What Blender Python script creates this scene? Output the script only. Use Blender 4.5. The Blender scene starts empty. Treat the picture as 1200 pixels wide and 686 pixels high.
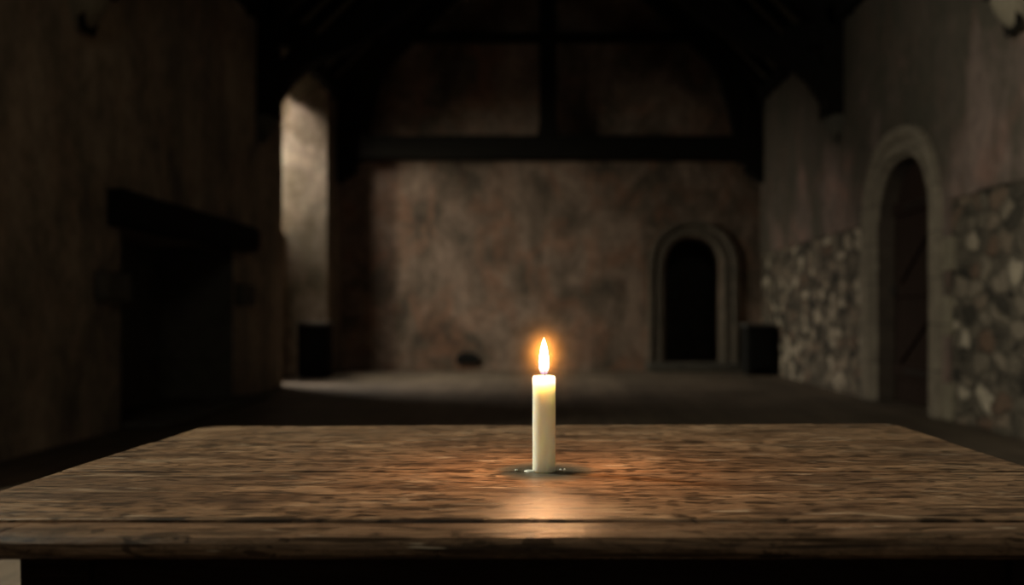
import bpy, bmesh, math, random
from mathutils import Vector, noise
sc = bpy.context.scene
COL = sc.collection
random.seed(7)

# ------------------------------------------------------------------ camera, world, light
CAMZ = 0.926
FPX = 1167.0
cd = bpy.data.cameras.new('camera')
cam = bpy.data.objects.new('camera', cd); COL.objects.link(cam)
cam.location = (0, 0, CAMZ); cam.rotation_euler = (math.pi/2, 0, 0)
cd.sensor_width = 36; cd.lens = 35.01; cd.shift_x = -0.0375; cd.shift_y = 0.0225
cd.clip_start = 0.05; cd.clip_end = 100
cd.dof.use_dof = True; cd.dof.focus_distance = 1.08; cd.dof.aperture_fstop = 3.6
sc.camera = cam
sc.view_settings.view_transform = 'Standard'
sc.view_settings.look = 'None'
sc.view_settings.exposure = 0.0
sc.view_settings.gamma = 1.0
sc.view_settings.use_curve_mapping = False
sc.cycles.max_bounces = 8
sc.cycles.diffuse_bounces = 5
sc.cycles.use_denoising = True
sc.cycles.sample_clamp_indirect = 4.0

w = bpy.data.worlds.new('world'); sc.world = w; w.use_nodes = True
w.node_tree.nodes['Background'].inputs[0].default_value = (0.66, 0.62, 0.56, 1)
w.node_tree.nodes['Background'].inputs[1].default_value = 0.05

# overcast daylight outside the windows, plus added gable fill, falling down through the glass
def window_daylight(name, y, power, color, pitch=-28, yaw=0, sx=1.25, sz=2.3, zc=3.5, x=-4.75, spread=180):
    ld = bpy.data.lights.new(name, 'AREA'); ld.shape = 'RECTANGLE'
    ld.spread = math.radians(spread); ld.size = sx; ld.size_y = sz; ld.energy = power; ld.color = color
    o = bpy.data.objects.new(name, ld); COL.objects.link(o)
    o.location = (x, y, zc)
    d = Vector((math.cos(math.radians(pitch))*math.cos(math.radians(yaw)),
                math.cos(math.radians(pitch))*math.sin(math.radians(yaw)),
                math.sin(math.radians(pitch))))
    o.rotation_euler = d.to_track_quat('-Z', 'Y').to_euler()
    return o
window_daylight('daylight_near_window', 3.3, 1750, (1.0, 0.90, 0.76), pitch=-14, yaw=-14)
window_daylight('daylight_far_window', 14.55, 690, (1.0, 0.89, 0.74), pitch=-44, yaw=26, sx=.85, zc=3.8, spread=115)
window_daylight('daylight_gable_window', -3.75, 85, (1.0, 0.90, 0.76), pitch=-38, yaw=90, sx=1.5, sz=1.8, zc=4.5, x=0.0)  # added fill lamp behind the camera, for table front and left wall

# ------------------------------------------------------------------ node helpers
def mat(name):
    m = bpy.data.materials.new(name); m.use_nodes = True
    nt = m.node_tree
    b = nt.nodes['Principled BSDF']
    return m, nt, b
def N(nt, t, **kw):
    n = nt.nodes.new(t)
    for k, v in kw.items():
        if k in n.inputs: n.inputs[k].default_value = v
        else: setattr(n, k, v)
    return n
def coords(nt, scale=(1, 1, 1), rot=(0, 0, 0), loc=(0, 0, 0)):
    tc = N(nt, 'ShaderNodeTexCoord'); mp = N(nt, 'ShaderNodeMapping')
    mp.inputs['Scale'].default_value = scale; mp.inputs['Rotation'].default_value = rot
    mp.inputs['Location'].default_value = loc
    nt.links.new(tc.outputs['Object'], mp.inputs['Vector'])
    return mp.outputs['Vector']
def noise_n(nt, vec, scale, detail=6, rough=0.6, dist=0.0):
    n = N(nt, 'ShaderNodeTexNoise'); n.inputs['Scale'].default_value = scale
    n.inputs['Detail'].default_value = detail; n.inputs['Roughness'].default_value = rough
    n.inputs['Distortion'].default_value = dist
    nt.links.new(vec, n.inputs['Vector']); return n.outputs['Fac']
def noise_col(nt, vec, scale):
    n = N(nt, 'ShaderNodeTexNoise'); n.inputs['Scale'].default_value = scale
    nt.links.new(vec, n.inputs['Vector']); return n.outputs['Color']
def ramp(nt, fac, stops, interp='LINEAR'):
    r = N(nt, 'ShaderNodeValToRGB'); r.color_ramp.interpolation = interp
    e = r.color_ramp.elements
    while len(e) < len(stops): e.new(0.5)
    for i, (p, c) in enumerate(stops):
        e[i].position = p
        e[i].color = (c, c, c, 1) if isinstance(c, (int, float)) else (*c, 1)
    nt.links.new(fac, r.inputs['Fac']); return r.outputs['Color']
def mix(nt, fac, a, b, mode='MIX'):
    m = N(nt, 'ShaderNodeMix'); m.data_type = 'RGBA'; m.blend_type = mode
    for sock, v in ((m.inputs[0], fac), (m.inputs[6], a), (m.inputs[7], b)):
        if isinstance(v, bpy.types.NodeSocket): nt.links.new(v, sock)
        elif isinstance(v, tuple): sock.default_value = (*v, 1)
        else: sock.default_value = v
    return m.outputs[2]
def math_n(nt, op, a, b=0.0):
    m = N(nt, 'ShaderNodeMath'); m.operation = op
    for i, v in enumerate((a, b)):
        if isinstance(v, bpy.types.NodeSocket): nt.links.new(v, m.inputs[i])
        else: m.inputs[i].default_value = v
    return m.outputs[0]
def bump(nt, b, h, strength=0.4, dist=0.02):
    n = N(nt, 'ShaderNodeBump'); n.inputs['Strength'].default_value = strength
    n.inputs['Distance'].default_value = dist
    nt.links.new(h, n.inputs['Height']); nt.links.new(n.outputs[0], b.inputs['Normal'])

def plaster(name, light, mid, dark, tint, seed=0.0, streak=.7, eave_stain_shade=0.0):
    m, nt, b = mat(name)
    v = coords(nt, (1, 1, .8), loc=(seed, seed, seed))
    vs = coords(nt, (1.5, 1.5, .45), loc=(seed*2, 0, 3))
    big = noise_n(nt, v, .8, 8, .66, .6)
    c = ramp(nt, big, [(.34, dark), (.46, mid), (.57, light), (.72, mid)])
    st = ramp(nt, noise_n(nt, vs, 1.3, 6, .6, .2), [(.38, 0.0), (.62, 1.0)])
    c = mix(nt, math_n(nt, 'MULTIPLY', st, streak), c, dark)
    pk = ramp(nt, noise_n(nt, v, 1.9, 5, .6, 1.0), [(.48, 0.0), (.66, 1.0)])
    c = mix(nt, math_n(nt, 'MULTIPLY', pk, .55), c, tint)
    if eave_stain_shade:  # patchy stain toward the eaves, partly shade painted into the colour
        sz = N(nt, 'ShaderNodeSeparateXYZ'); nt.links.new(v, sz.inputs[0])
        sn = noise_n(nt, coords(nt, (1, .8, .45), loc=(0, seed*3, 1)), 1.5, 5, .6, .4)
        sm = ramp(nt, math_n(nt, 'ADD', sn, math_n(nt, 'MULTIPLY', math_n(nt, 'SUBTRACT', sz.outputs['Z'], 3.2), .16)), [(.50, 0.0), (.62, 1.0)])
        c = mix(nt, math_n(nt, 'MULTIPLY', sm, eave_stain_shade), c, (.045, .04, .026))
    fine = noise_n(nt, v, 9, 8, .7)
    c = mix(nt, .5, c, ramp(nt, fine, [(.36, .3), (.6, 1.0)]), 'MULTIPLY')
    # cracks
    vo = N(nt, 'ShaderNodeTexVoronoi'); vo.feature = 'DISTANCE_TO_EDGE'; vo.inputs['Scale'].default_value = .55
    wv = mix(nt, .35, v, N(nt, 'ShaderNodeTexNoise', Scale=2.2).outputs['Color'])
    nt.links.new(wv, vo.inputs['Vector'])
    cr = ramp(nt, vo.outputs['Distance'], [(0.0, .75), (.014, 1.0)])
    c = mix(nt, math_n(nt, 'MULTIPLY', ramp(nt, noise_n(nt, v, .7, 2), [(.5, 0.0), (.6, 1.0)]), .8), c, cr, 'MULTIPLY')
    nt.links.new(c, b.inputs['Base Color']); b.inputs['Roughness'].default_value = .93
    h = math_n(nt, 'ADD', math_n(nt, 'MULTIPLY', big, .8), math_n(nt, 'MULTIPLY', fine, .25))
    bump(nt, b, h, .6, .05)
    return m

M = {}
M['plaster_right'] = plaster('pink_lime_plaster', (.225, .155, .135), (.155, .11, .093), (.06, .05, .036), (.23, .115, .088), 1.7, eave_stain_shade=.75)
M['plaster_back'] = plaster('brown_lime_plaster', (.27, .185, .14), (.12, .084, .06), (.034, .026, .017), (.23, .105, .06), 4.6, streak=.3)
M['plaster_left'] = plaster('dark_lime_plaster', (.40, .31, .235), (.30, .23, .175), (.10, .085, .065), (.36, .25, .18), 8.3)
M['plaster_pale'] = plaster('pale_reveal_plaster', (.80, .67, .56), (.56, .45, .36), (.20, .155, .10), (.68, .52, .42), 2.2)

def rubble():
    m, nt, b = mat('rubble_stone')
    v = coords(nt, (1, 1, 1.6))
    nz = N(nt, 'ShaderNodeTexNoise', Scale=3.0); nt.links.new(v, nz.inputs['Vector'])
    wv = mix(nt, .2, v, nz.outputs['Color'])
    vo = N(nt, 'ShaderNodeTexVoronoi'); vo.inputs['Scale'].default_value = 5.4
    ve = N(nt, 'ShaderNodeTexVoronoi'); ve.feature = 'DISTANCE_TO_EDGE'; ve.inputs['Scale'].default_value = 5.4
    nt.links.new(wv, vo.inputs['Vector']); nt.links.new(wv, ve.inputs['Vector'])
    bw = N(nt, 'ShaderNodeSeparateColor'); nt.links.new(vo.outputs['Color'], bw.inputs[0])
    st = ramp(nt, bw.outputs[0], [(0.0, (.016, .013, .009)), (.22, (.05, .04, .028)), (.45, (.12, .096, .07)),
                                  (.66, (.22, .175, .13)), (.8, (.12, .07, .045)), (.88, (.34, .28, .21)), (1.0, (.46, .39, .30))])
    fine = noise_n(nt, v, 14, 8, .7)
    st = mix(nt, .6, st, ramp(nt, fine, [(.3, .35), (.65, 1.0)]), 'MULTIPLY')
    e = ramp(nt, ve.outputs['Distance'], [(.0, .8), (.03, .8), (.10, 0.0)])
    mort = ramp(nt, noise_n(nt, v, 5, 5), [(.35, (.045, .036, .026)), (.65, (.15, .12, .088))])
    c = mix(nt, e, st, mort)
    nt.links.new(c, b.inputs['Base Color']); b.inputs['Roughness'].default_value = .92
    h = math_n(nt, 'ADD', ramp(nt, ve.outputs['Distance'], [(0.02, 0.0), (.14, 1.0)]), math_n(nt, 'MULTIPLY', fine, .4))
    bump(nt, b, h, .9, .05)
    return m
M['rubble'] = rubble()

def stone(name, a, c2, sc_=6):
    m, nt, b = mat(name)
    v = coords(nt)
    c = ramp(nt, noise_n(nt, v, sc_, 8, .65), [(.3, a), (.7, c2)])
    # joints between dressed blocks, every 0.42 m of height
    sp = N(nt, 'ShaderNodeSeparateXYZ'); nt.links.new(v, sp.inputs[0])
    j = math_n(nt, 'FRACT', math_n(nt, 'DIVIDE', sp.outputs['Z'], .42))
    jm = ramp(nt, j, [(0.0, .35), (.02, .35), (.04, 1.0)])
    c = mix(nt, .8, c, jm, 'MULTIPLY')
    nt.links.new(c, b.inputs['Base Color']); b.inputs['Roughness'].default_value = .85
    bump(nt, b, noise_n(nt, v, 22, 8, .7), .5, .01)
    return m
M['limestone'] = stone('grey_limestone', (.11, .088, .066), (.215, .178, .135))
M['limestone_dark'] = stone('sooty_stone', (.035, .03, .024), (.075, .065, .05))
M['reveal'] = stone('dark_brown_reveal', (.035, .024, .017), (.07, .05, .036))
M['corbel_stone'] = stone('pale_corbel_stone', (.13, .108, .075), (.20, .168, .122))
M['doorway_stone'] = stone('brown_limestone', (.05, .04, .03), (.115, .09, .065))

def timber(name, a, c2, rough=.75, ax=(6, 6, 6)):
    m, nt, b = mat(name)
    v = coords(nt, ax)
    g = noise_n(nt, v, 2.0, 8, .65, .4)
    nt.links.new(ramp(nt, g, [(.3, a), (.7, c2)]), b.inputs['Base Color'])
    b.inputs['Roughness'].default_value = rough
    b.inputs['Specular IOR Level'].default_value = .15
    bump(nt, b, g, .4, .01)
    return m
M['oak_dark'] = timber('blackened_oak', (.004, .0034, .0026), (.011, .009, .007), .95)
M['oak_roof'] = timber('roof_boards', (.10, .085, .058), (.16, .135, .095), .9)
M['door_wood'] = timber('red_brown_door_oak', (.012, .0065, .0045), (.026, .014, .010), .85, (3, 14, 1.2))
M['chest_wood'] = timber('black_stained_wood', (.004, .004, .0035), (.010, .009, .008), .9)
M['chest_top'] = timber('dusty_black_wood', (.05, .048, .045), (.09, .085, .08), .6)  # lid tone lightened: light falling on the top painted into the colour
M['apron'] = timber('dark_table_oak', (.02, .014, .009), (.045, .03, .02), .6, (3, 3, 20))

def iron():
    m, nt, b = mat('black_iron')
    v = coords(nt)
    nt.links.new(ramp(nt, noise_n(nt, v, 30), [(.3, (.01, .009, .008)), (.7, (.03, .022, .018))]), b.inputs['Base Color'])
    b.inputs['Metallic'].default_value = .6; b.inputs['Roughness'].default_value = .6
    return m
M['iron'] = iron()

def floor_mat():
    m, nt, b = mat('worn_floor_boards')
    v = coords(nt)
    sp = N(nt, 'ShaderNodeSeparateXYZ'); nt.links.new(v, sp.inputs[0])
    xb = math_n(nt, 'DIVIDE', sp.outputs['X'], .24)
    idx = math_n(nt, 'FLOOR', xb); fr = math_n(nt, 'FRACT', xb)
    wn = N(nt, 'ShaderNodeTexWhiteNoise'); wn.noise_dimensions = '1D'; nt.links.new(idx, wn.inputs['W'])
    vg = coords(nt, (9, .5, 1))
    g = noise_n(nt, vg, 1.6, 8, .65, .4)
    c = ramp(nt, g, [(.25, (.06, .043, .029)), (.5, (.115, .085, .06)), (.75, (.19, .145, .105))])
    c = mix(nt, .55, c, ramp(nt, wn.outputs['Value'], [(0, .55), (1, 1.0)]), 'MULTIPLY')
    dirt = ramp(nt, noise_n(nt, v, 1.1, 6, .6), [(.35, .45), (.65, 1.0)])
    c = mix(nt, .8, c, dirt, 'MULTIPLY')
    gap = ramp(nt, fr, [(0.0, .12), (.02, .12), (.045, 1.0)])
    c = mix(nt, .9, c, gap, 'MULTIPLY')
    nt.links.new(c, b.inputs['Base Color']); b.inputs['Roughness'].default_value = .6
    b.inputs['Specular IOR Level'].default_value = .3
    bump(nt, b, math_n(nt, 'ADD', gap, math_n(nt, 'MULTIPLY', g, .3)), .5, .01)
    return m
M['floor'] = floor_mat()

CX, CY, TZ = -0.0072, 1.124, 0.75      # candle foot and table-top height
def table_wood(name, edge=False):
    m, nt, b = mat(name)
    v = coords(nt, (1, 1, 1))
    vg = coords(nt, (2.6, 22, 22))
    vf = coords(nt, (34, 75, 75), loc=(3, 1, 0))
    big = noise_n(nt, coords(nt, (2.2, 5.0, 5.0)), 2.2, 10, .68, 1.0)
    g = noise_n(nt, vg, 2.4, 10, .72, 1.5)
    f = noise_n(nt, vf, 1.0, 6, .7, .6)
    if edge:
        c = ramp(nt, g, [(.30, (.06, .040, .025)), (.5, (.16, .10, .062)), (.70, (.25, .155, .095))])
    else:
        c = ramp(nt, big, [(.34, (.09, .052, .03)), (.45, (.19, .115, .066)), (.56, (.275, .172, .10)), (.68, (.40, .27, .165))])
    c = mix(nt, .85, c, ramp(nt, g, [(.36, .42), (.48, .82), (.60, 1.0)]), 'MULTIPLY')
    c = mix(nt, .75, c, ramp(nt, f, [(.38, .4), (.52, 1.0)]), 'MULTIPLY')
    # dark bruises and gouges, stretched with the grain
    dk = noise_n(nt, coords(nt, (4.2, 11, 11), loc=(5.2, 2.1, 0)), 2.4, 4, .6, .6)
    dkm = ramp(nt, dk, [(.64, 0.0), (.68, 1.0)])
    c = mix(nt, math_n(nt, 'MULTIPLY', dkm, .35 if edge else .85), c, (.03, .019, .012))
    dk2 = noise_n(nt, coords(nt, (15, 34, 34), loc=(1.2, 4.1, 0)), 1.6, 3, .55, .8)
    c = mix(nt, math_n(nt, 'MULTIPLY', ramp(nt, dk2, [(.60, 0.0), (.63, 1.0)]), .8), c, (.03, .019, .012))
    st = noise_n(nt, coords(nt, (2.2, 4.5, 4.5), loc=(1.2, 7.7, 0)), 1.8, 7, .65, 1.2)
    stm = ramp(nt, st, [(.50, 0.0), (.64, 1.0)])
    c = mix(nt, math_n(nt, 'MULTIPLY', stm, .25 if edge else .6), c, (.07, .045, .03))
    ln = noise_n(nt, coords(nt, (5, 150, 150), loc=(2, 3, 0)), 1.1, 2, .4, .3)
    c = mix(nt, math_n(nt, 'MULTIPLY', ramp(nt, ln, [(.60, 0.0), (.64, 1.0)]), .75), c, (.025, .016, .010))
    # knife nicks and worm-eaten dashes: short crisp marks scattered over the boards
    for sx_, sy_, lo_, w_, off in ((17, 62, .74, .26, 3.3), (40, 120, .62, .30, 8.1), (7, 30, .82, .22, 5.7)):
        vn = N(nt, 'ShaderNodeTexVoronoi'); vn.voronoi_dimensions = '2D'; vn.inputs['Scale'].default_value = 1.0
        wob2 = mix(nt, .035, coords(nt, (1, 1, 1), loc=(off, off*.7, 0)), noise_col(nt, v, 14))
        mp_ = N(nt, 'ShaderNodeMapping'); mp_.inputs['Scale'].default_value = (sx_, sy_, sy_)
        nt.links.new(wob2, mp_.inputs['Vector']); nt.links.new(mp_.outputs[0], vn.inputs['Vector'])
        sc_ = N(nt, 'ShaderNodeSeparateColor'); nt.links.new(vn.outputs['Color'], sc_.inputs[0])
        pick = math_n(nt, 'GREATER_THAN', sc_.outputs[0], lo_)
        near = ramp(nt, vn.outputs['Distance'], [(w_*.6, 1.0), (w_*1.25, 0.0)])
        c = mix(nt, math_n(nt, 'MULTIPLY', math_n(nt, 'MULTIPLY', pick, near), 0.0 if edge else .88), c, (.026, .017, .011))
    # pale scratches and rubbed spots
    sc1 = noise_n(nt, coords(nt, (9, 90, 90), rot=(0, 0, .09)), 1.3, 2, .5)
    c = mix(nt, math_n(nt, 'MULTIPLY', ramp(nt, sc1, [(.69, 0.0), (.73, 1.0)]), .7), c, (.55, .45, .33))
    sc2 = noise_n(nt, coords(nt, (3.6, 13, 13), loc=(9, 3, 0)), 2.2, 8, .75, 1.0)
    c = mix(nt, math_n(nt, 'MULTIPLY', ramp(nt, sc2, [(.56, 0.0), (.68, 1.0)]), .1 if edge else .5), c, (.48, .36, .24))
    # the candle's own cast shadow, painted as a dark disc on the wood
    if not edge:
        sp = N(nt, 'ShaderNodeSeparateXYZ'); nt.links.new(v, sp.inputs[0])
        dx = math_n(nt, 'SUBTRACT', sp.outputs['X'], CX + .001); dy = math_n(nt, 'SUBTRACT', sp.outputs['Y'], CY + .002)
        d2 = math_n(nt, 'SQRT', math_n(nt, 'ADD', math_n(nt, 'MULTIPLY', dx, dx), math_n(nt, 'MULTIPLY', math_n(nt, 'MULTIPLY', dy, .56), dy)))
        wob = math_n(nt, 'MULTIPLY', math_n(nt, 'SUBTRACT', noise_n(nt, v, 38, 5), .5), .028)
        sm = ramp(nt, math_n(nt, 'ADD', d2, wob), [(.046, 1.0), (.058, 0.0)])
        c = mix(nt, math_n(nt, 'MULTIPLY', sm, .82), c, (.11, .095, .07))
    nt.links.new(c, b.inputs['Base Color'])
    r = ramp(nt, g, [(.35, .38), (.65, .26)])
    nt.links.new(r, b.inputs['Roughness'])
    b.inputs['Specular IOR Level'].default_value = .05 if edge else .14
    h = math_n(nt, 'SUBTRACT', math_n(nt, 'ADD', math_n(nt, 'MULTIPLY', g, .8), math_n(nt, 'MULTIPLY', f, .35)), math_n(nt, 'MULTIPLY', dkm, .5))
    bump(nt, b, h, .5, .003)
    return m
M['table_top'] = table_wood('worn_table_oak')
M['table_edge'] = table_wood('worn_table_edge_oak', True)

def wax():
    m, nt, b = mat('cream_wax')
    b.inputs['Base Color'].default_value = (.98, .95, .74, 1)
    b.inputs['Roughness'].default_value = .38
    b.subsurface_method = 'RANDOM_WALK'
    b.inputs['Subsurface Weight'].default_value = .6
    b.inputs['Subsurface Radius'].default_value = (1.0, .74, .5)
    b.inputs['Subsurface Scale'].default_value = .06
    v = coords(nt)
    bump(nt, b, noise_n(nt, v, 60, 4), .12, .001)
    return m
M['wax'] = wax()

def glass_m():
    m, nt, b = mat('window_glass')
    out = nt.nodes['Material Output']; nt.nodes.remove(b)
    t = N(nt, 'ShaderNodeBsdfTransparent'); t.inputs[0].default_value = (.9, .93, .9, 1)
    g = N(nt, 'ShaderNodeBsdfGlossy'); g.inputs['Roughness'].default_value = .05
    x = N(nt, 'ShaderNodeMixShader'); x.inputs[0].default_value = .08
    nt.links.new(t.outputs[0], x.inputs[1]); nt.links.new(g.outputs[0], x.inputs[2]); nt.links.new(x.outputs[0], out.inputs[0])
    return m
M['glass'] = glass_m()

# ------------------------------------------------------------------ mesh helpers
class MB:
    def __init__(s): s.v = []; s.f = []; s.mi = []
    def add(s, vs, fs, mi=0):
        o = len(s.v); s.v += [tuple(p) for p in vs]
        for f in fs: s.f.append([i+o for i in f]); s.mi.append(mi)
    def box(s, x0, x1, y0, y1, z0, z1, mi=0):
        vs = [(x, y, z) for z in (z0, z1) for y in (y0, y1) for x in (x0, x1)]
        s.add(vs, [(0, 2, 3, 1), (4, 5, 7, 6), (0, 1, 5, 4), (2, 6, 7, 3), (0, 4, 6, 2), (1, 3, 7, 5)], mi)
    def prism(s, poly, a0, a1, axis='y', mi=0):
        """poly: 2-D outline; axis y -> (x,z), z -> (x,y), x -> (y,z)"""
        def P(u, v, a):
            return {'y': (u, a, v), 'z': (u, v, a), 'x': (a, u, v)}[axis]
        n = len(poly)
        vs = [P(u, v, a0) for u, v in poly] + [P(u, v, a1) for u, v in poly]
        fs = [tuple(range(n)), tuple(range(2*n-1, n-1, -1))] + [(i, i+n, (i+1) % n+n, (i+1) % n) for i in range(n)]
        s.add(vs, fs, mi)
    def loft(s, rings, closed=True, caps=True, mi=0):
        o = len(s.v); n = len(rings[0])
        for r in rings: s.v += [tuple(p) for p in r]
        for k in range(len(rings)-1):
            for i in range(n if closed else n-1):
                j = (i+1) % n
                s.f.append([o+k*n+i, o+k*n+j, o+(k+1)*n+j, o+(k+1)*n+i]); s.mi.append(mi)
        if caps and closed:
            s.f.append([o+i for i in range(n)][::-1]); s.mi.append(mi)
            s.f.append([o+(len(rings)-1)*n+i for i in range(n)]); s.mi.append(mi)
    def build(s, name, m, parent=None, bevel=0, smooth=False, jitter=0, cuts=0, origin=None):
        me = bpy.data.meshes.new(name)
        me.from_pydata(s.v, [], s.f)
        ms = m if isinstance(m, (list, tuple)) else [m]
        for q in ms: me.materials.append(q)
        for p, i in zip(me.polygons, s.mi): p.material_index = i
        bm = bmesh.new(); bm.from_mesh(me)
        bmesh.ops.recalc_face_normals(bm, faces=bm.faces)
        if cuts: bmesh.ops.subdivide_edges(bm, edges=bm.edges, cuts=cuts, use_grid_fill=True)
        if jitter:
            for v in bm.verts:
                q = noise.noise_vector(v.co*2.3); v.co += q*jitter
        bm.to_mesh(me); bm.free()
        o = bpy.data.objects.new(name, me); COL.objects.link(o)
        if bevel:
            b = o.modifiers.new('bevel', 'BEVEL'); b.width = bevel; b.segments = 2; b.limit_method = 'ANGLE'
        if smooth:
            for p in me.polygons: p.use_smooth = True
        if parent is not None:
            o.parent = parent
            o.matrix_parent_inverse = parent.matrix_basis.inverted()
        return o

def thing(name, label, cat, loc=(0, 0, 0), group=None):
    o = bpy.data.objects.new(name, None); COL.objects.link(o); o.location = loc
    o.empty_display_size = .1
    o['label'] = label; o['category'] = cat
    if group: o['group'] = group
    return o
def structure(o, label=None):
    o['kind'] = 'structure'
    if label: o['label'] = label
    return o

# ------------------------------------------------------------------ the hall
XL, XR, YB, YN, ZE = -3.5, 3.5, 16.6, -3.0, 4.6
ZR = 8.1
mb = MB(); mb.box(XL-.9, XR+.9, YN-.4, YB+2.2, -.2, 0)
structure(mb.build('floor', M['floor']), 'dark worn wooden floor boards')

# left wall: plan pieces between full-height window embrasures and the fireplace
XO = -4.35
def plan(mb, pts, z0, z1): mb.prism(pts, z0, z1, 'z')
mb = MB()
W = [(2.0, 2.8, 3.8, 4.6), (13.0, 14.22, 14.9, 15.6)]    # inner near, glass near, glass far, inner far
FY0, FY1, FZ = 8.1, 11.0, 1.66
plan(mb, [(XL, YN), (XL, 2.0), (XO, 2.8), (XO, YN)], 0, ZE)
plan(mb, [(XO, 3.8), (XL, 4.6), (XL, FY0), (XO, FY0)], 0, ZE)
plan(mb, [(XL, FY0), (XL, FY1), (XO, FY1), (XO, FY0)], FZ, ZE)
plan(mb, [(XO, FY1), (XL, FY1), (XL, 13.0), (XO, 13.8)], 0, ZE)
plan(mb, [(XO, 14.8), (XL, 15.6), (XL, YB), (XO, YB)], 0, ZE)
mb.box(XO-.05, XO, FY0-.1, FY1+.1, 0, FZ+.1)
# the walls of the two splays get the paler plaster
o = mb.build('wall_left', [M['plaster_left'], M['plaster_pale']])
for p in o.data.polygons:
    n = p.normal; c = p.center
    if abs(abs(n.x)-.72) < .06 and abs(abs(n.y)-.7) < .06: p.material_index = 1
structure(o)

def arch_pts(w, zs, H, n=14, z0=0.0, point=.0):
    """half-width, spring height, rise -> (u,z) outline from bottom left over the top to bottom right"""
    pts = [(-w, z0)]
    for i in range(4): pts.append((-w, z0+(zs-z0)*(i+1)/5))
    for i in range(2*n+1):
        t = math.pi*(1-i/(2*n)); s_, c_ = math.sin(t), math.cos(t)
        u = w*math.copysign(abs(c_)**.86, c_); z = zs+H*s_**.92 if s_ > 0 else zs
        z += point*H*max(0, 1-abs(u)/(w*.6))**1.3 - point*H
        z = max(z, zs)
        pts.append((u, z))
    for i in range(4): pts.append((w, zs-(zs-z0)*(i+1)/5))
    pts.append((w, z0))
    return pts

def window(idx, ys):
    ya, g0, g1, yb = ys
    root = bpy.data.objects.new('window_%d' % idx, None); COL.objects.link(root); root['kind'] = 'structure'
    # stone breast under the glass, wall face behind it, sloping soffit
    mb = MB(); mb.prism([(XO, g0-.02), (-4.02, g0-.33), (-4.02, g1+.33), (XO, g1+.02)], 0, 2.15, 'z')
    mb.build('window_sill', M['plaster_left'], root)
    mb = MB(); mb.prism([(XO+.08, g0+.02), (-4.03, g0-.28), (-4.03, g1+.28), (XO+.08, g1-.02)], 2.15, 2.17, 'z')  # pale slab added to bounce light up onto the soffit
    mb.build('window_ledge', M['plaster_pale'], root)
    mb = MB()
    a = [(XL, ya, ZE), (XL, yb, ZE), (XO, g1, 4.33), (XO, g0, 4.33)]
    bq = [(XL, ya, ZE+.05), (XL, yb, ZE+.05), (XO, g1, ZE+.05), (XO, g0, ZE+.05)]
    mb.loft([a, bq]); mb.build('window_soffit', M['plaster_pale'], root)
    # pointed head
    yc = (g0+g1)/2; hw = (g1-g0)/2
    arc = []
    for i in range(9):
        t = i/8; ang = t*math.acos(.5/1.0)
        arc.append((hw*(1-2*(1-math.cos(ang))), 3.55+2*hw*math.sin(ang)*.85))
    arc[-1] = (0, arc[-1][1])
    mb = MB()
    for sgn in (-1, 1):
        poly = [(yc+sgn*u, z) for u, z in arc] + [(yc, 4.5), (yc+sgn*hw*1.02, 4.5)]
        mb.prism(poly, XO-.02, XO+.14, 'x')
    mb.build('window_head', M['limestone'], root)
    full = [(yc+hw, 2.15)]+[(yc+u, z) for u, z in arc]+[(yc-u, z) for u, z in arc[::-1][1:]]+[(yc-hw, 2.15)]
    mb = MB(); mb.prism(full, XO+.03, XO+.036, 'x'); mb.build('window_pane', M['glass'], root)
    mb = MB()
    mb.box(XO+.0, XO+.07, yc-.035, yc+.035, 2.15, arc[-1][1])
    for k in range(1, 9):
        z = 2.15+k*.22; mb.box(XO+.02, XO+.045, yc-hw, yc+hw, z-.006, z+.006)
    mb.box(XO, XO+.08, yc-hw, yc+hw, 2.15, 2.2)
    for s_ in (-1, 1): mb.box(XO, XO+.07, yc+s_*hw-.03, yc+s_*hw+.03, 2.15, 3.6)
    mb.build('window_frame', M['iron'], root)
window(1, W[0]); window(2, W[1])

# right wall: rubble core with an opening for the door, plaster coat above the dado line
DY, DW, DZS, DH = 9.965, .785, 1.80, .70
def wall_with_hole(name, m, axis, a0, a1, outer, holes, parent=None, cuts=0):
    """a wall in the plane axis=const, faced at a0, back at a1; outline and holes are (u,z) loops"""
    bm = bmesh.new()
    def P(u, z, a): return (a, u, z) if axis == 'x' else (u, a, z)
    edges = []
    for loop in [outer]+holes:
        vs = [bm.verts.new(P(u, z, a0)) for u, z in loop]
        for i in range(len(vs)): edges.append(bm.edges.new((vs[i], vs[(i+1) % len(vs)])))
    bmesh.ops.triangle_fill(bm, edges=edges, use_beauty=True)
    r = bmesh.ops.extrude_face_region(bm, geom=list(bm.faces))
    for g in r['geom']:
        if isinstance(g, bmesh.types.BMVert):
            if axis == 'x': g.co.x = a1
            else: g.co.y = a1
    bmesh.ops.recalc_face_normals(bm, faces=bm.faces)
    me = bpy.data.meshes.new(name); bm.to_mesh(me); bm.free()
    me.materials.append(m)
    o = bpy.data.objects.new(name, me); COL.objects.link(o)
    if parent: o.parent = parent
    return o
door_r = [(DY+u, z) for u, z in arch_pts(DW, DZS, DH, point=.0)]
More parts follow.
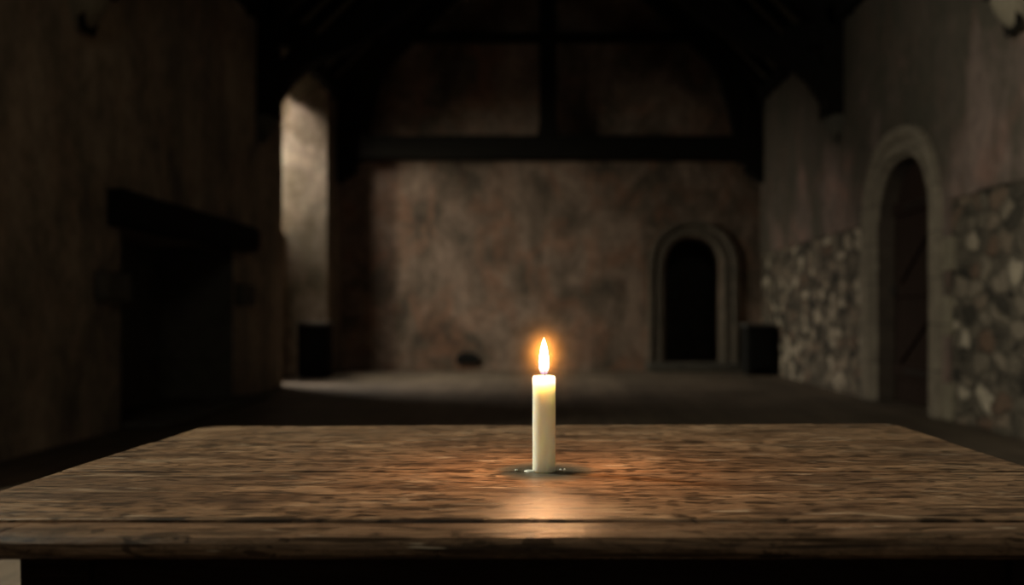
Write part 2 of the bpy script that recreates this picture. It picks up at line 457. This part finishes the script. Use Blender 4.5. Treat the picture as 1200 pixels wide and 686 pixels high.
# the outline runs along the floor and up round the doorway, so the doorway is open to the floor
outer = [(YN, 0)] + door_r + [(YB+.0, 0), (YB, ZE), (YN, ZE)]
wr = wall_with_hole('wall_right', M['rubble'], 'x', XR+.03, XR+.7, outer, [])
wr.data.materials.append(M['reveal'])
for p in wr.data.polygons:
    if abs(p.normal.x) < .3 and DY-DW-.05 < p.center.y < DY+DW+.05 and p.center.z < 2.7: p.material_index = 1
structure(wr)
rag = []
def ragged(y0, y1, z, n, amp):
    return [(y0+(y1-y0)*i/n, z+amp*noise.noise(Vector((i*.61, z, 3.1)))) for i in range(n+1)]
ow, oz = DW+.12, 1.94
od = [(DY+u, z) for u, z in arch_pts(DW+.1, DZS, DH+.1, point=.0)]
up = [(y, z) for y, z in od if z > oz+.03]
lower = ragged(YN, DY-DW-.42, oz, 50, .03)
plast = lower + [(DY-DW-.42, .0), (DY-DW-.1, .0)] + [(y, z) for y, z in od if z > .2 and y < DY and z <= oz+.03] + up + \
    [(DY+DW+.1, oz)] + ragged(DY+DW+.42, YB, oz, 40, .04) + [(YB, ZE), (YN, ZE)]
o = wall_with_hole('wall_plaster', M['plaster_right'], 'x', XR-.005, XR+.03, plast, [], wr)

# back wall with the small doorway, gable above
BX, BW, BZS, BH = 2.38, .465, 1.72, .52
hole_b = [(BX+u, z) for u, z in arch_pts(BW, BZS, BH, z0=.14, point=.03)]
outer = [(XL-.85, 0), (XR+.7, 0), (XR+.7, ZE), (0, ZR+.7), (XL-.85, ZE)]
o = wall_with_hole('wall_back', M['plaster_back'], 'y', YB, YB+.6, outer, [hole_b]); structure(o)
gw = [(-.8, 3.5), (-.8, 4.7), (-.55, 5.1), (0, 5.45), (.55, 5.1), (.8, 4.7), (.8, 3.5)]
structure(wall_with_hole('wall_front', M['plaster_back'], 'y', YN, YN-.45, [(XL-.85, 0), (XR+.7, 0), (XR+.7, ZE), (0, ZR+.7), (XL-.85, ZE)], [gw]))
root = bpy.data.objects.new('window_3', None); COL.objects.link(root); root['kind'] = 'structure'  # window added out of view to let fill light in
mb = MB(); mb.prism(gw, YN-.30, YN-.294, 'y'); mb.build('window_pane', M['glass'], root)  # pane of the added fill window
mb = MB()
for x in (-.8, -.27, .27, .8): mb.box(x-.03, x+.03, YN-.34, YN-.26, 3.5, 4.9)
for z in (3.52, 4.1, 4.7): mb.box(-.8, .8, YN-.33, YN-.27, z-.02, z+.02)
mb.build('window_frame', M['iron'], root)

# passage behind the back doorway
mb = MB()
mb.box(BX-.9, BX-.7, YB+.6, YB+2, 0, 2.6); mb.box(BX+.7, BX+.9, YB+.6, YB+2, 0, 2.6)
mb.box(BX-.9, BX+.9, YB+2, YB+2.2, 0, 2.6); mb.box(BX-.9, BX+.9, YB+.6, YB+2, 2.5, 2.7)
structure(mb.build('wall_passage', M['limestone_dark']))
mb = MB(); mb.box(BX-BW-.32, BX+BW+.3, YB-.22, YB+.0, 0, .14)
structure(mb.build('trim_1', M['limestone_dark'], bevel=.015), 'stone step below the back doorway')

# moulded stone surrounds
def surround(name, axis, face, centre, w, zs, H, profile, m, z0=0.0, point=.0):
    rings = []
    for off, pr in profile:
        pts = arch_pts(w+off, zs, H+off, z0=z0, point=point)
        rings.append([(face-pr, centre+u, z) if axis == 'x' else (centre+u, face-pr, z) for u, z in pts])
    mb = MB()
    n = len(rings[0])
    o_ = 0
    for r in rings: mb.v += r
    for k in range(len(rings)-1):
        for i in range(n-1):
            mb.f.append([k*n+i, k*n+i+1, (k+1)*n+i+1, (k+1)*n+i]); mb.mi.append(0)
    return structure(mb.build(name, m, jitter=.006))
surround('trim_2', 'x', XR, DY, DW, DZS, DH,
         [(0, -.05), (0, -.03), (.035, .0), (.045, .035), (.10, .045), (.11, .01), (.17, .01), (.19, .05), (.25, .07), (.30, .06), (.31, -.01)], M['limestone'])
surround('trim_3', 'y', YB, BX, BW, BZS, BH,
         [(0, -.25), (0, -.02), (.04, .02), (.12, .03), (.16, .0), (.22, .05), (.27, .05), (.28, -.01)], M['doorway_stone'], z0=.1, point=.03)
# long-and-short quoins flanking the right doorway
mb = MB()
for k, (z0, z1, a, b_) in enumerate([(0.0, .33, .30, .50), (.75, 1.1, .30, .46), (1.32, 1.62, .30, .52)]):
    mb.box(XR-.012, XR+.05, DY-DW-b_, DY-DW-a, z0, z1)
for z0, z1, b_ in [(.42, .78, .48), (1.2, 1.5, .5), (1.66, 1.9, .44)]:
    mb.box(XR-.012, XR+.05, DY+DW+.30, DY+DW+b_, z0, z1)
structure(mb.build('trim_4', M['corbel_stone'], bevel=.012), 'dressed quoin stones beside the doorway')

# door in the right wall
root = bpy.data.objects.new('door_1', None); COL.objects.link(root); root['kind'] = 'structure'
root['label'] = 'red-brown ledged and braced plank door in the right wall'
XD = XR+.20
dp = arch_pts(DW, DZS, DH, point=.0)
def top_at(u):
    best = DZS
    for (a, za), (b_, zb) in zip(dp, dp[1:]):
        if a != b_ and min(a, b_) <= u <= max(a, b_): best = max(best, za+(zb-za)*(u-a)/(b_-a))
    return best
mb = MB(); npl = 7; wpl = 2*DW/npl
for i in range(npl):
    u0 = -DW+i*wpl+.004; u1 = u0+wpl-.008
    poly = [(DY+u0, .02), (DY+u1, .02), (DY+u1, max(top_at(u1), DZS)), (DY+(u0+u1)/2, top_at((u0+u1)/2)), (DY+u0, max(top_at(u0), DZS))]
    mb.prism(poly, XD+.012, XD+.06, 'x')
mb.box(XD+.05, XD+.07, DY-DW, DY+DW, 0, 2.2)
mb.build('door_planks', M['door_wood'], root, bevel=.004)
for z in (.28, 1.12, 1.98):
    mb = MB(); mb.box(XD-.03, XD+.012, DY-DW+.06, DY+DW-.06, z, z+.14); mb.build('door_ledge', M['door_wood'], root, bevel=.006)
for z in (.42, 1.26):
    mb = MB(); mb.prism([(DY+DW-.10, z), (DY+DW-.26, z), (DY-DW+.10, z+.70 if z < 1 else z+.72), (DY-DW+.26, z+.70 if z < 1 else z+.72)], XD-.028, XD+.012, 'x')
    mb.build('door_brace', M['door_wood'], root, bevel=.006)
for z in (.33, 2.03):
    mb = MB(); mb.box(XD-.04, XD-.03, DY-DW+.02, DY+.35, z, z+.045); mb.build('door_hinge', M['iron'], root, bevel=.002)
mb = MB(); mb.box(XD-.06, XD-.03, DY+DW-.22, DY+DW-.08, 1.14, 1.24); mb.build('door_handle', M['iron'], root, bevel=.005)

# roof
mb = MB()
T = .12
mb.prism([(XL-.4, ZE-.4), (0, ZR), (XR+.4, ZE-.4), (XR+.4, ZE-.4+T*1.4), (0, ZR+T*1.4), (XL-.4, ZE-.4+T*1.4)], YN-.2, YB+.1, 'y')
ceil_o = structure(mb.build('ceiling', M['oak_roof']))
y = YN+.2
while y < YB-.5:
    mb = MB()
    d = .16
    mb.prism([(XR+.0, ZE-.02), (0, ZR-.02), (0, ZR-.02-d*1.414), (XR, ZE-.02-d*1.414+.05)], y, y+.11, 'y')
    mb.prism([(XL-.0, ZE-.02), (0, ZR-.02), (0, ZR-.02-d*1.414), (XL, ZE-.02-d*1.414+.05)], y, y+.11, 'y')
    mb.build('rafter', M['oak_dark'], ceil_o)
    y += .62
# wall plates
for k, s_ in ((5, -1), (6, 1)):
    mb = MB(); x0 = s_*3.5
    mb.box(min(x0-s_*.12, x0), max(x0-s_*.12, x0), YN, YB, 4.44, 4.66)
    structure(mb.build('trim_%d' % k, M['oak_dark'], bevel=.01), 'dark oak wall plate under the eaves')

# ------------------------------------------------------------------ roof trusses
def strip(lower, upper): return lower + upper[::-1]
def truss(Y, label, th=.28, back=False):
    t = thing('roof_truss', label, 'roof truss', (0, Y, 0), 'blackened oak roof trusses')
    y0, y1 = Y-th/2, Y+th/2
    for s_ in (-1, 1):
        S = lambda pts: [(s_*x, z) for x, z in pts]
        if not back:
            mb = MB(); mb.prism(S([(3.27, 3.3), (3.5, 3.3), (3.5, 4.62), (3.27, 4.62)]), y0, y1); mb.build('wall_post', M['oak_dark'], t, bevel=.015)
            mb = MB(); mb.prism(S([(2.85, 4.16), (3.3, 4.16), (3.3, 4.42), (2.85, 4.42)]), y0+.01, y1-.01); mb.build('hammer_beam', M['oak_dark'], t, bevel=.015)
            lo = [(3.44, 3.02), (3.36, 3.3), (3.24, 3.55), (3.10, 3.75), (2.87, 3.95), (2.58, 4.05), (2.3, 4.17), (1.85, 4.47), (1.4, 4.85), (.8, 5.4), (0, 5.85)]
            hi = [(3.50, 3.30), (3.46, 3.52), (3.36, 3.76), (3.22, 3.97), (3.05, 4.16), (2.75, 4.29), (2.47, 4.42), (2.07, 4.73), (1.62, 5.12), (.95, 5.72), (0, 6.2)]
            mb = MB(); mb.prism(S(strip(lo, hi)), y0+.02, y1-.02); mb.build('arch_brace', M['oak_dark'], t)
        else:
            mb = MB(); mb.prism(S([(3.2, 3.3), (3.5, 3.1), (3.5, 4.62), (3.2, 4.62)]), y0, y1); mb.build('wall_post', M['oak_dark'], t, bevel=.015)
            lo = [(3.10, 3.45), (3.02, 3.9), (2.92, 4.4), (2.79, 4.84), (2.58, 5.25), (2.33, 5.7), (2.03, 6.1), (1.5, 6.6), (.8, 7.0), (0, 7.2)]
            hi = [(3.50, 3.45), (3.46, 3.9), (3.42, 4.4), (3.35, 4.64), (3.05, 5.0), (2.7, 5.35), (2.35, 5.72), (1.8, 6.25), (1.0, 7.05), (0, 7.9)]
            for i in range(len(hi)):
                x, z = hi[i]; hi[i] = (x, z)
            hi = [(3.5, 3.45), (3.48, 3.9), (3.46, 4.4), (3.4, 4.6), (3.02, 4.98), (2.63, 5.42), (2.33, 6.0+.0), (1.75, 6.33+.1), (.98, 7.1), (0, 8.0)]
            hi[6] = (2.2, 6.28)
            # spandrel boards fill the gap between the brace and the rafters
            mb = MB(); mb.prism(S(strip(lo, hi)), y0+.03, y1-.03); mb.build('arch_brace', M['oak_dark'], t)
        mb = MB(); mb.prism(S([(3.5, 4.6), (0, 8.08), (0, 7.72), (3.38, 4.36)]), y0, y1); mb.build('principal_rafter', M['oak_dark'], t, bevel=.01)
    if back:
        mb = MB(); n = 24
        mb.loft([[(x, y0-.03, 3.50+.03*noise.noise(Vector((x, 1, 0)))), (x, y1, 3.50), (x, y1, 3.86), (x, y0-.03, 3.87+.02*noise.noise(Vector((x, 5, 0))))]
                 for x in [-3.5+7*i/n for i in range(n+1)]])
        mb.build('tie_beam', M['oak_dark'], t)
        mb = MB(); mb.prism([(-.22, 3.84), (.13, 3.84), (.10, 4.1), (.10, 7.9), (-.18, 7.9), (-.18, 4.1)], y0, y1); mb.build('king_post', M['oak_dark'], t, bevel=.01)
        mb = MB(); mb.box(-2.6, 2.6, y0+.04, y1, 5.46, 5.58); mb.build('collar_beam', M['oak_dark'], t, bevel=.008)
    return t
truss(16.44, 'black tie-beam truss with central king post against the back wall', back=True)
truss(12.0, 'dark arch-braced truss crossing the hall just before the tall lit window')
truss(7.4, 'dark truss nearest the camera, its feet on the two pale corbels')

def corbel(x, Y, z0, z1, m, label, s_):
    mb = MB(); rings = []
    n = 10
    for k in range(7):
        f = k/6; dep = .02+.2*math.sin(f*math.pi/2)**.8; hw = .07+.13*math.sin(f*math.pi/2)
        z = z0+(z1-z0)*f
        rings.append([(x+s_*.02, Y-hw, z)] + [(x-s_*dep*math.sin(math.pi*i/n), Y-hw*math.cos(math.pi*i/n), z) for i in range(n+1)] + [(x+s_*.02, Y+hw, z)])
    mb.loft(rings)
    o = mb.build('stone_corbel', m, bevel=.008)
    o['label'] = label; o['category'] = 'corbel'; o['group'] = 'corbels under the truss posts'
corbel(XR, 7.4, 3.03, 3.32, M['corbel_stone'], 'pale stone corbel high on the right wall at the frame top', 1)
corbel(XL, 7.4, 3.03, 3.32, M['corbel_stone'], 'pale stone corbel high on the left wall above the fireplace side', -1)
corbel(XR, 12.0, 2.98, 3.32, M['limestone_dark'], 'dark corbel on the right wall between the two doorways', 1)
corbel(XL, 12.0, 2.98, 3.32, M['limestone_dark'], 'dark corbel on the left wall beside the tall window', -1)

# ------------------------------------------------------------------ fireplace
t = thing('fireplace', 'black open fireplace with heavy dark lintel in the left wall', 'fireplace', (XL, 9.55, 0))
mb = MB(); rings = []
for i in range(15):
    yy = 7.86+(11.42-7.86)*i/14; a = .02*noise.noise(Vector((yy, 2, 0)))
    rings.append([(XL+.004, yy, 1.64), (XL+.14+a, yy, 1.66+a), (XL+.17+a, yy, 1.72), (XL+.17, yy, 1.88+a), (XL+.13, yy, 1.93+a), (XL+.004, yy, 1.93)])
mb.loft(rings); mb.build('lintel', M['oak_dark'], t)
for y0 in (7.62, 11.02):
    mb = MB(); mb.box(XL+.004, XL+.1, y0, y0+.48, 1.04, 1.27); mb.build('jamb_stone', M['limestone_dark'], t, bevel=.02)
mb = MB()
mb.box(XL-.83, XL-.80, FY0, FY1, 0, FZ); mb.box(XL-.8, XL-.01, FY0, FY0+.04, 0, FZ); mb.box(XL-.8, XL-.01, FY1-.04, FY1, 0, FZ)
structure(mb.build('wall_firebox', M['limestone_dark']))
mb = MB(); mb.box(XL+.004, XL+.35, FY0+.02, FY1-.02, 0, .05); mb.build('hearth', M['limestone_dark'], t, bevel=.01)

# ------------------------------------------------------------------ upright chests
def chest(x0, x1, y0, y1, h, label):
    xc, yc = (x0+x1)/2, (y0+y1)/2
    t = thing('storage_chest', label, 'chest', (xc, yc, 0), 'dark upright chests by the far walls')
    mb = MB(); mb.box(x0, x1, y0, y1, .05, h-.05); mb.build('body', M['chest_wood'], t, bevel=.02)
    mb = MB(); mb.box(x0-.015, x1+.015, y0-.015, y1+.015, h-.05, h); mb.build('lid', M['chest_top'], t, bevel=.015)
    mb = MB()
    mb.box(x0+.03, x1-.03, y0+.03, y1-.03, 0, .05); mb.build('plinth', M['chest_wood'], t)
    mb = MB()
    mb.box(x0+.05, x1-.05, y0-.012, y0+.002, .12, h-.12); mb.build('front_panel', M['chest_wood'], t, bevel=.01)
chest(-3.70, -3.27, 14.55, 15.0, .83, 'dark upright chest standing below the tall lit window')
chest(3.02, 3.46, 15.3, 15.8, .80, 'dark upright chest in the far right corner beside the small arched doorway')

# small dark vent opening low on the back wall
mb = MB()
pts = [(-1.56, .13), (-1.2, .13), (-1.18, .22), (-1.27, .30), (-1.46, .32), (-1.57, .24)]
mb.prism(pts, YB-.05, YB+.02)
o = mb.build('plinth_stone', M['chest_wood'], bevel=.015)
o['label'] = 'small dark stone block low on the back wall'; o['category'] = 'stone'

# ------------------------------------------------------------------ the table
XT0, XT1 = -.551, .553
t = thing('wooden_table', 'worn brown plank-topped wooden table in the foreground under the candle', 'table', (0, 1.2, 0))
TH = .021
def plank(mb, y0, y1, x0, x1, zt, front_round=False, back_round=False, seed=0, slant0=0, slant1=0, corner=0.0):
    n = 90; rings = []
    for i in range(n+1):
        f = i/n; x = x0+(x1-x0)*f
        e = .0007*noise.noise(Vector((x*9, seed, 0)))+.0005*noise.noise(Vector((x*40, seed+3, 0)))
        e2 = .0007*noise.noise(Vector((x*9, seed+7, 0)))+.0005*noise.noise(Vector((x*40, seed+9, 0)))
        zz = zt+.0006*noise.noise(Vector((x*4, seed, 2)))
        b1 = y1
        if corner:
            for xe, sg in ((x0, 1), (x1, -1)):
                dd = (x-xe)*sg
                if dd < corner: b1 = y1-(corner-math.sqrt(max(0, corner**2-(corner-dd)**2)))
        b1 += (x-x0)/(x1-x0)*(.034 if corner else 0)
        cs = .0022
        yb = max(b1+e2, y0+.03)
        if front_round:
            pr = [(y0+.010, zz-TH), (y0+.003, zz-TH+.0015), (y0, zz-TH+.005), (y0+e, zz-.0115), (y0+.002+e, zz-.0075), (y0+.007+e, zz-.0035), (y0+.016, zz-.0012), (y0+.028, zz)]
        else:
            pr = [(y0+e, zz-TH), (y0+e, zz-cs*1.4), (y0+cs*.5+e, zz-cs*.4), (y0+cs*1.6+e, zz)]
        pr += [(yb-cs*2, zz), (yb-cs*.6, zz-cs*.5), (yb, zz-cs*1.5), (yb, zz-TH)]
        ring = []
        for yy, z_ in pr:
            sl = 0
            fy = (yy-y0)/max(1e-6, y1-y0)
            if slant0 and i == 0: sl = slant0*(fy-.5)
            if slant1 and i == n: sl = slant1*(fy-.5)
            ring.append((x+sl, yy, z_))
        rings.append(ring)
    mb.loft(rings)
mb = MB()
plank(mb, .802, .8535, XT0+.003, -.4515, TZ-.001, front_round=True, seed=1, slant1=.012)
plank(mb, .8015, .8535, -.4495, XT1, TZ-.001, front_round=True, seed=2, slant0=.012)
front = mb.build('front_rail', M['table_edge'], t)
mb = MB()
plank(mb, .8605, 1.1205, XT0, XT1+.004, TZ, seed=3)
plank(mb, 1.1255, 1.3845, XT0-.002, XT1, TZ, seed=4)
plank(mb, 1.3885, 1.588, XT0+.001, XT1+.004, TZ-.0003, seed=5, corner=.022)
mb.box(XT0+.02, XT1-.02, .82, 1.56, TZ-TH-.004, TZ-TH+.004)
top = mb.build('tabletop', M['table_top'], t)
AZ0, AZ1 = .62, TZ-TH-.004
for nm, bx in (('apron', (-.44, .44, .862, .884)), ('apron', (-.44, .44, 1.50, 1.522)), ('apron', (-.437, -.415, .90, 1.49)), ('apron', (.415, .437, .90, 1.49))):
    mb = MB(); mb.box(*bx, AZ0, AZ1); mb.build('apron', M['apron'], t, bevel=.002)
for x in (-.455, .395):
    for y in (.852, 1.475):
        mb = MB(); rings = []
        for z, s_ in ((0, .0), (.02, .0), (.05, .004), (.55, .0), (AZ1, 0)):
            q = .008*(1-z/AZ1)
            rings.append([(x+q+s_, y+q+s_, z), (x+.06-q-s_, y+q+s_, z), (x+.06-q-s_, y+.06-q-s_, z), (x+q+s_, y+.06-q-s_, z)])
        mb.loft(rings); mb.build('leg', M['apron'], t, bevel=.003)

# ------------------------------------------------------------------ the candle
def lathe(mb, prof, cx, cy, n=40, wob=0):
    rings = []
    for r, z in prof:
        rings.append([(cx+r*(1+wob*noise.noise(Vector((math.cos(2*math.pi*i/n), math.sin(2*math.pi*i/n), z*30))))*math.cos(2*math.pi*i/n),
                       cy+r*(1+wob*noise.noise(Vector((math.cos(2*math.pi*i/n), math.sin(2*math.pi*i/n), z*30))))*math.sin(2*math.pi*i/n), z) for i in range(n)])
    mb.loft(rings)
cnd = thing('candle', 'lit cream pillar candle standing on the worn table', 'candle', (CX, CY, TZ))
H = .1078; R = .0130
mb = MB()
prof = [(.001, TZ), (R*.97, TZ), (R*1.0, TZ+.002), (R*1.0, TZ+.05), (R*1.0, TZ+H-.006), (R*1.0, TZ+H-.0025), (R*.93, TZ+H-.0006), (R*.85, TZ+H),
        (R*.72, TZ+H-.0008), (R*.45, TZ+H-.0022), (.001, TZ+H-.0028)]
lathe(mb, prof, CX, CY, 64, 0)
body = mb.build('wax_body', M['wax'], cnd, smooth=True)
# wick
mb = MB(); rings = []
for k in range(8):
    f = k/7; zx = .0012*math.sin(f*1.6); z = TZ+H-.004+f*.0095; r = .0008-.0002*f
    rings.append([(CX+zx+r*math.cos(a*math.pi/3), CY+r*math.sin(a*math.pi/3), z) for a in range(6)])
mb.loft(rings)
wm, nt, b = mat('charred_wick'); b.inputs['Base Color'].default_value = (.02, .015, .012, 1); b.inputs['Roughness'].default_value = .9
mb.build('wick', wm, cnd)
# flame
FZ0 = TZ+H+.0015; FH = .0425
fm, nt, b = mat('candle_flame'); out = nt.nodes['Material Output']; nt.nodes.remove(b)
v = coords(nt); sp = N(nt, 'ShaderNodeSeparateXYZ'); nt.links.new(v, sp.inputs[0])
hf = math_n(nt, 'DIVIDE', math_n(nt, 'SUBTRACT', sp.outputs['Z'], FZ0), FH)
col = ramp(nt, hf, [(0.0, (.16, .18, .5)), (.06, (.4, .38, .6)), (.13, (1.0, .62, .40)), (.28, (1.0, .84, .66)), (.75, (1.0, .86, .62)), (1.0, (1.0, .55, .16))])
stg = ramp(nt, hf, [(0.0, .06), (.10, .10), (.22, .6), (.34, 1.0), (.85, .9), (1.0, .35)])
lw = N(nt, 'ShaderNodeLayerWeight'); lw.inputs['Blend'].default_value = .35
core = ramp(nt, lw.outputs['Facing'], [(.0, 1.0), (.6, .6), (.97, .05)])
em = N(nt, 'ShaderNodeEmission'); nt.links.new(col, em.inputs['Color'])
nt.links.new(math_n(nt, 'MULTIPLY', math_n(nt, 'MULTIPLY', stg, core), 9.0), em.inputs['Strength'])
tr = N(nt, 'ShaderNodeBsdfTransparent'); ad = N(nt, 'ShaderNodeAddShader')
nt.links.new(em.outputs[0], ad.inputs[0]); nt.links.new(tr.outputs[0], ad.inputs[1]); nt.links.new(ad.outputs[0], out.inputs[0])
mb = MB(); prof = []
for k in range(33):
    f = k/32
    r = .0058*(math.sin(math.pi*min(1, (f*.86+.14))**.78)**.80) if f < 1 else 0
    prof.append((max(r, .00008), FZ0+FH*f))
rr = []
for k, (f, r) in enumerate([(0, .0030), (.04, .0042), (.1, .0052), (.18, .0058), (.28, .0059), (.4, .0057), (.52, .0052), (.64, .0044), (.75, .0034), (.85, .0023), (.93, .0012), (1, .0001)]):
    rr.append((r, FZ0+FH*f))
lathe(mb, rr, CX-.0001, CY, 32)
fl = mb.build('flame', fm, cnd, smooth=True)
# the light the flame gives
for zf, pw in ((.5, 1.1), (.85, 1.7)):
    ld = bpy.data.lights.new('flame_light', 'POINT'); ld.energy = pw; ld.color = (1.0, .50, .22); ld.shadow_soft_size = .006
    lo = bpy.data.objects.new('flame_light', ld); COL.objects.link(lo); lo.location = (CX, CY, FZ0+FH*zf)
# wax spill at the foot
mb = MB()
pts = []
for i in range(14):
    a = 2*math.pi*i/14; pts.append((CX-.0145+.0075*math.cos(a)*(1+.2*math.sin(3*a)), CY-.004+.006*math.sin(a)))
r0 = [(x, y, TZ) for x, y in pts]; cx_, cy_ = CX-.0145, CY-.004
mb.loft([r0, [(cx_+(x-cx_)*.93, cy_+(y-cy_)*.93, TZ+.0013) for x, y in pts], [(cx_+(x-cx_)*.6, cy_+(y-cy_)*.6, TZ+.0021) for x, y in pts]])
mb.build('wax_spill', M['wax'], cnd, smooth=True)
for dx, dy, r, lab in ((-.0315, .006, .0021, 'tiny pale wax drop on the dark stain left of the candle'),
                       (.0190, .010, .0016, 'tiny wax drop just right of the candle foot, behind it'),
                       (.0235, .012, .0013, 'tiniest wax drop on the table, rightmost beside the candle')):
    mb = MB(); lathe(mb, [(r, TZ+.0003), (r*.95, TZ+.0007), (r*.6, TZ+.0013), (r*.05, TZ+.0016)], CX+dx, CY+dy, 14)
    o = mb.build('wax_drop', M['wax'], smooth=True)
    o['label'] = lab; o['category'] = 'wax drop'; o['group'] = 'wax drops beside the candle'

# volume added to imitate lens glare around the flame, lit by the flame
hm, nt, b = mat('flame_haze'); out = nt.nodes['Material Output']; nt.nodes.remove(b)
v = coords(nt, loc=(-CX, -CY, -(FZ0+FH*.42)))
vm = N(nt, 'ShaderNodeVectorMath'); vm.operation = 'LENGTH'
mp2 = N(nt, 'ShaderNodeMapping'); mp2.inputs['Scale'].default_value = (1, 1, .75); nt.links.new(v, mp2.inputs['Vector'])
nt.links.new(mp2.outputs[0], vm.inputs[0])
den = ramp(nt, math_n(nt, 'DIVIDE', vm.outputs['Value'], .05), [(0.0, 1.0), (.22, .6), (.40, .20), (.60, .05), (.95, 0.0)])
vs = N(nt, 'ShaderNodeVolumeScatter'); vs.inputs['Color'].default_value = (1, .64, .20, 1); vs.inputs['Anisotropy'].default_value = .0
nt.links.new(math_n(nt, 'MULTIPLY', den, 1.25), vs.inputs['Density'])
nt.links.new(vs.outputs[0], out.inputs['Volume'])
mb = MB(); prof = []
for k in range(17):
    a = math.pi*k/16; prof.append((max(.0002, .05*math.sin(a)), FZ0+FH*.42-.066*math.cos(a)))
lathe(mb, prof, CX, CY, 28)
o = mb.build('haze', hm); o['kind'] = 'stuff'; o['label'] = 'faint glowing haze around the candle flame'; o['category'] = 'haze'
